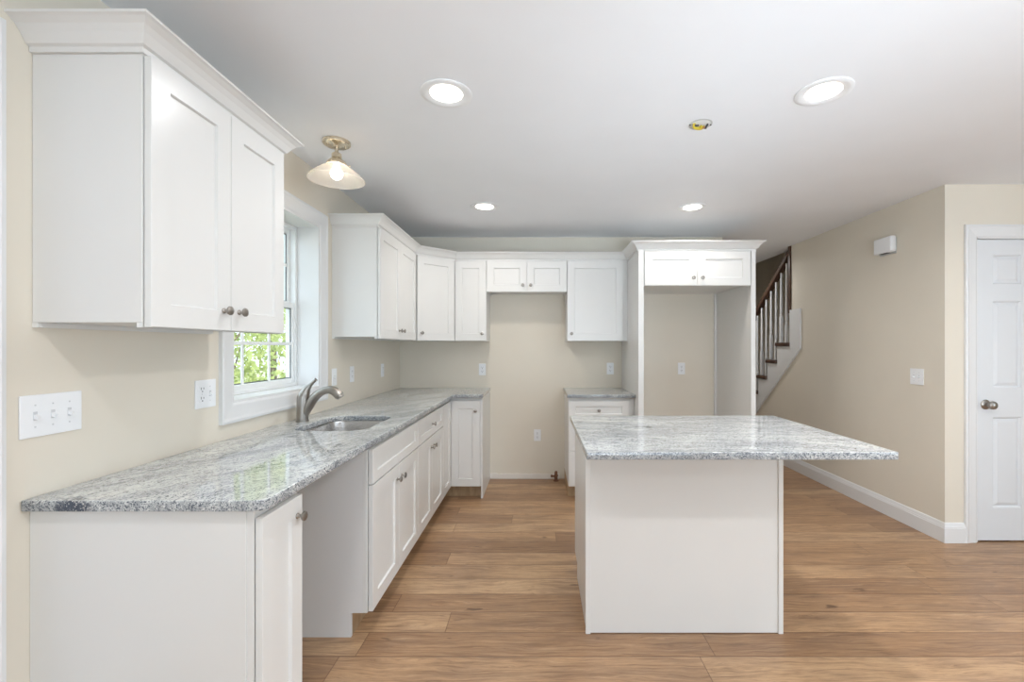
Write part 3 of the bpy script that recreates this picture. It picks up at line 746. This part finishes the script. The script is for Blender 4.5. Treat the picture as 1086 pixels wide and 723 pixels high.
obj('lamp_shade', bm, 'shade', pn, True)
bm = bmesh.new(); lathe(bm, [(0, -.118), (.013, -.118), (.014, -.135), (.020, -.148), (.029, -.164), (.031, -.177), (.026, -.192), (.014, -.202), (0, -.205)], T, 28); obj('bulb', bm, 'bulb', pn, True)

# open electrical box in the ceiling over the island
jx, jy = .805, 2.262
jb = thing('junction_box', (jx, jy, CEIL), 'open round electrical box with loose yellow wires in the ceiling over the island', 'electrical box')
T = Matrix.Translation((jx, jy, CEIL))
bm = bmesh.new(); lathe(bm, [(.056, -.0008), (.056, -.003), (.049, -.0035), (.047, -.001), (.047, -.0008)], T, 40); obj('rim', bm, 'boxmetal', jb, True)
bm = bmesh.new(); lathe(bm, [(0, -.0006), (.047, -.0006), (.047, -.0012), (0, -.0012)], T, 40); obj('box_back', bm, 'plastic', jb)
def wire(name, pts, rad, mat):
    bm = bmesh.new(); pp = smooth_path([(jx+a, jy+b, CEIL+c) for a, b, c in pts], 5); tube(bm, pp, [rad]*len(pp), 8); obj(name, bm, mat, jb, True)
wire('wire', [(-.035, -.012, -.003), (-.030, .000, -.016), (-.005, .006, -.018), (.004, -.006, -.012)], .0075, 'yellow')
wire('wire', [(-.030, .012, -.003), (-.015, .018, -.014), (.010, .014, -.016), (.022, .006, -.006)], .006, 'yellow')
wire('wire', [(.000, .020, -.003), (.012, .008, -.016), (.022, -.004, -.014)], .004, 'copper')
wire('wire', [(.020, .024, -.003), (.030, .012, -.014), (.026, -.002, -.016), (.034, -.010, -.004)], .005, 'black')
wire('wire', [(-.038, -.006, -.004), (-.026, -.012, -.014), (-.014, -.014, -.014)], .005, 'black')
for sx in (-.051, .051):
    bm = bmesh.new(); lathe(bm, [(0, -.002), (.004, -.002), (.004, -.006), (0, -.007)], T @ Matrix.Translation((sx, 0, 0)), 12); obj('mounting_screw', bm, 'slot', jb, True)

# ------------------------------------------------------------------ switches and sockets
def plate_frame(O, U, N): return Vector(O), Vector(U), Vector(N)
def obox(bm, O, U, N, u0, u1, v0, v1, n0, n1, bev=0):
    O, U, N = Vector(O), Vector(U), Vector(N); V = Vector((0, 0, 1))
    b2 = bmesh.new(); box(b2, u0, u1, v0, v1, n0, n1, bev, 2 if bev else 1)
    m = Matrix((U, V, N)).transposed().to_4x4(); bmesh.ops.transform(b2, matrix=Matrix.Translation(O) @ m, verts=b2.verts[:])
    me = bpy.data.meshes.new('t'); b2.to_mesh(me); b2.free(); bm.from_mesh(me); bpy.data.meshes.remove(me)
def plate(name, O, U, N, gangs, label, cat, group=None):
    """gangs: list of 't' toggle, 'o' duplex socket, 'r' rocker"""
    wd = .070+.046*(len(gangs)-1)+(.004 if len(gangs) == 3 else 0); h = .117
    r0 = thing(name, O, label, cat, group)
    bm = bmesh.new(); obox(bm, O, U, N, -wd/2, wd/2, -h/2, h/2, .0004, .006, .0025)
    obj('cover_plate', bm, 'plastic', r0)
    for i, g_ in enumerate(gangs):
        c = (i-(len(gangs)-1)/2)*.046
        screws = bmesh.new()
        if g_ == 't':
            bm = bmesh.new(); obox(bm, O, U, N, c-.0052, c+.0052, -.012, .012, .006, .0068); sl = obj('toggle_slot', bm, 'marks', r0)
            bm = bmesh.new(); b2 = bmesh.new()
            Ov = Vector(O); Uv = Vector(U); Nv = Vector(N); V = Vector((0, 0, 1))
            prof = [(-.0075, .0066), (.0045, .0066), (-.004, .0190), (-.0105, .0175)]
            vs = [[bm.verts.new(Ov+Uv*(c+s_)+V*a_+Nv*n_) for a_, n_ in prof] for s_ in (-.0042, .0042)]
            bm.faces.new(vs[0]); bm.faces.new(vs[1][::-1])
            for k in range(4): bm.faces.new((vs[0][k], vs[0][(k+1) % 4], vs[1][(k+1) % 4], vs[1][k]))
            b2.free(); obj('toggle', bm, 'plastic', r0)
            ss = (.030, -.030)
        elif g_ == 'o':
            for sv in (.0195, -.0195):
                bm = bmesh.new(); obox(bm, O, U, N, c-.0165, c+.0165, sv-.014, sv+.014, .006, .0075, .0012); sk_ = obj('socket', bm, 'plastic', r0)
                bm = bmesh.new()
                obox(bm, O, U, N, c-.008, c-.0055, sv-.001, sv+.009, .0073, .0079); obox(bm, O, U, N, c+.0055, c+.008, sv, sv+.008, .0073, .0079)
                obox(bm, O, U, N, c-.0025, c+.0025, sv-.0105, sv-.0055, .0073, .0079)
                obj('socket_slots', bm, 'slot', sk_)
            ss = (0,)
        else:
            bm = bmesh.new(); obox(bm, O, U, N, c-.0165, c+.0165, -.033, .033, .006, .0085, .0012); obj('rocker', bm, 'plastic', r0)
            ss = ()
        for s_ in ss:
            bm = bmesh.new(); obox(bm, O, U, N, c-.0022, c+.0022, s_-.0022, s_+.0022, .0058, .0067); obj('screw', bm, 'marks', r0)
        screws.free()
    return r0
LU, LN = (0, 1, 0), (1, 0, 0); BU, BN = (1, 0, 0), (0, -1, 0); RU, RN = (0, -1, 0), (-1, 0, 0)
plate('light_switch', (WL, 1.305, 1.141), LU, LN, 'ttt', 'white triple toggle switch plate on the left wall near the counter end', 'switch')
plate('switch_and_outlet', (WL, 1.907, 1.136), LU, LN, 'ot', 'white double plate with a socket and a toggle, beside the window casing', 'switch')
plate('light_switch', (WL, 3.110, 1.126), LU, LN, 't', 'single white switch plate just past the window, closest to the faucet', 'switch')
plate('wall_outlet', (WL, 3.405, 1.128), LU, LN, 'o', 'white socket plate on the window wall, middle one of three past the window', 'outlet')
plate('wall_outlet', (WL, 4.070, 1.122), LU, LN, 'o', 'white socket plate on the window wall, closest to the room corner', 'outlet')
plate('wall_outlet', (-.566, WB, 1.103), BU, BN, 'o', 'white socket plate on the back wall above the short end of the long counter', 'outlet')
plate('wall_outlet', (-.010, WB, .440), BU, BN, 'o', 'white socket plate low on the back wall in the empty range space', 'outlet')
plate('wall_outlet', (.725, WB, 1.112), BU, BN, 'o', 'white socket plate on the back wall above the small square counter', 'outlet')
plate('wall_outlet', (1.444, WB, 1.112), BU, BN, 'o', 'white socket plate inside the refrigerator recess', 'outlet')
plate('light_switch', (WR, 3.330, 1.114), RU, RN, 'tt', 'white double toggle switch plate on the right wall near its corner', 'switch')

# door chime high on the right wall
ch = thing('door_chime', (WR, 3.60, 2.13), 'white rectangular door chime box mounted high on the right wall', 'chime')
bm = bmesh.new(); box(bm, WR-.056, WR-.012, 3.508, 3.692, 2.068, 2.192, .012, 3); obj('cover', bm, 'plastic', ch, True)
bm = bmesh.new(); box(bm, WR-.0118, WR-.0004, 3.520, 3.680, 2.058, 2.180); obj('back_plate', bm, 'boxmetal', ch)
bm = bmesh.new(); box(bm, WR-.048, WR-.020, 3.56, 3.64, 2.0655, 2.0685); obj('sound_slot', bm, 'slot', ch)

# gas stub in the range space
gs = thing('gas_stub', (.175, 4.52, 0), 'rusty capped gas pipe stub rising from the floor beside the drawer cabinet', 'pipe')
bm = bmesh.new(); T = Matrix.Translation((.175, 4.52, 0))
lathe(bm, [(0, .001), (.026, .001), (.026, .006), (.017, .008), (.017, .045), (.021, .047), (.021, .060), (.016, .062), (.015, .085), (.011, .098), (0, .100)], T, 20); obj('pipe', bm, 'rust', gs, True)
bm = bmesh.new(); tube(bm, [(.160, 4.515, .050), (.138, 4.510, .052)], [.010, .010], 12)
box(bm, .122, .140, 4.506, 4.514, .040, .066, .002); obj('valve_handle', bm, 'rust', gs, True)

# ------------------------------------------------------------------ staircase beyond the right wall
st = thing('staircase', (3.2, 5.4, 0), 'staircase behind the right wall with dark treads, dark handrail and white balusters', 'stairs')
RUN, RISE = .226, .200
def step(k): return 5.278-RUN*k, 1.378+RISE*k       # nosing depth and tread height, rising towards us
kmin, kmax = -6, 4
bm = bmesh.new()
saw = []
for k in range(0, kmin-1, -1):
    yn, z = step(k)
    saw += [(4.992 if k == 0 else yn-RUN-.027, z-.041), (yn-.027, z-.041)]
saw = [(y_, z_) for y_, z_ in saw if z_ > zl(y_)+.02]
prism(bm, [(4.796, zl(4.796)), (6.30, zl(6.30))]+[(6.30, saw[-1][1])]*(saw[-1][0] < 6.30)+saw[::-1]+[(4.992, 1.735), (4.796, 1.735)], 'x', WR-.018, WR-.0004)
prism(bm, [(4.992, zl(4.992)+.004), (6.30, zl(6.30)+.004)]+[(6.30, saw[-1][1]-.001)]*(saw[-1][0] < 6.30)+[(a_, b_-.0005) for a_, b_ in saw[::-1]], 'x', WR, WR+.03)
obj('stringer', bm, 'trim', st)
for k in range(kmin, kmax+1):
    yn, z = step(k)
    x0 = WR-.035 if yn-RUN-.03 > 4.99 or k <= 0 else WR+.125
    ya = yn-RUN-.02
    if k == 0: ya = 4.99
    bm = bmesh.new(); box(bm, x0, 3.795, ya, yn, z-.040, z, .010, 2); obj('tread', bm, 'darkwood', st)
    if k > kmin-1:
        bm = bmesh.new(); box(bm, (WR+.002) if k <= 0 else WR+.126, 3.795, yn-.045, yn-.027, z-RISE+.0005, z-.0405); obj('riser', bm, 'trim', st)
rail = lambda d: 2.433-(d-5.04)*.79
for j in range(0, 12):
    d = 5.136+.1145*j
    k = -((d-5.052)//RUN); k = int(k)
    zb = step(k)[1]; zt = rail(d)-.085
    if zb < .1: break
    bm = bmesh.new(); x = WR+.030; hb = .20+.10*(j % 2)
    box(bm, x-.0155, x+.0155, d-.0155, d+.0155, zb, zb+hb, .001)
    T = Matrix.Translation((x, d, zb+hb)); H = zt-zb-hb
    lathe(bm, [(.015, 0), (.011, .006), (.016, .016), (.016, .024), (.010, .034), (.0145, .06), (.0155, .10), (.0115, .26), (.0095, H), (0, H)], T, 14)
    obj('baluster', bm, 'trim', st, True)
bm = bmesh.new(); x = WR+.030
prof = [(-.030, -.055), (.030, -.055), (.034, -.030), (.028, -.006), (.015, 0), (-.015, 0), (-.028, -.006), (-.034, -.030)]
A = [bm.verts.new((x+a, 4.9885, rail(4.9885)+b*1.25)) for a, b in prof]; B = [bm.verts.new((x+a, 6.6, rail(6.6)+b*1.25)) for a, b in prof]
bm.faces.new(A); bm.faces.new(B[::-1])
for i in range(8): bm.faces.new((A[i], B[i], B[(i+1) % 8], A[(i+1) % 8]))
obj('handrail', bm, 'darkwood', st)
bm = bmesh.new(); box(bm, x-.045, x+.045, 4.9866, 5.030, 1.70, 2.437, .002); obj('wall_end_strip', bm, 'darkwood', st)  # dark upright strip at the wall end, then the newel at the foot
bm = bmesh.new(); box(bm, x-.045, x+.045, 6.50, 6.59, .001, 1.36, .004); box(bm, x-.055, x+.055, 6.49, 6.60, 1.36, 1.385, .006); obj('newel_post', bm, 'darkwood', st)

# ------------------------------------------------------------------ outside
struct('ground', bx(-40, -1.62, -6, 40, -.8, -.62), 'grass')
def tree(x, y, h, rad, n, label, seed):
    rnd = random.Random(seed)
    r0 = thing('tree', (x, y, -.62), label, 'tree', 'trees outside the window')
    bm = bmesh.new(); pts = smooth_path([(x, y, -.62), (x+.05, y-.05, h*.35), (x-.05, y+.08, h*.7), (x+.02, y, h*.95)], 5)
    tube(bm, pts, [.11-.095*i/(len(pts)-1) for i in range(len(pts))], 9)
    for k in range(12):
        a = rnd.uniform(0, 2*PI); z = rnd.uniform(.1, .8)*h; l = rad*rnd.uniform(.6, 1)
        tube(bm, smooth_path([(x, y, z), (x+l*.5*math.cos(a), y+l*.5*math.sin(a), z+.25), (x+l*math.cos(a), y+l*math.sin(a), z+.7)], 4), [.03-.0027*i for i in range(9)], 6)
    obj('trunk', bm, 'bark', r0, True)
    bm = bmesh.new()
    cl = [(rnd.uniform(-1, 1)*rad, rnd.uniform(-1, 1)*rad, rnd.uniform(-.4, h)) for _ in range(60)]
    for i in range(n):
        c = rnd.choice(cl); s = rnd.uniform(.035, .085)
        g3 = [max(-.5, min(.5, rnd.gauss(0, .26))) for _ in range(3)]; p = Vector((x+c[0]+g3[0], y+c[1]+g3[1], max(-.55, c[2]+g3[2])))
        u = Vector((rnd.gauss(0, 1), rnd.gauss(0, 1), rnd.gauss(0, 1))).normalized(); v = u.orthogonal().normalized()
        v = (v+u.cross(v)*rnd.uniform(-1, 1)).normalized()
        bm.faces.new([bm.verts.new(p+q_) for q_ in (-u*s, v*s*.45-u*s*.1, u*s, -v*s*.45-u*s*.1)])
    f = obj('foliage', bm, 'leaf', r0); return r0
tree(-5.2, 7.5, 5.0, 1.1, 7500, 'bright green leafy tree outside, seen through the near part of the window glass', 1)
tree(-10.4, 14.6, 7.0, 1.9, 12000, 'bright green leafy tree outside, farthest from the house', 2)
tree(-6.6, 11.3, 5.5, 1.3, 8500, 'bright green leafy tree outside, seen through the far part of the window glass', 3)
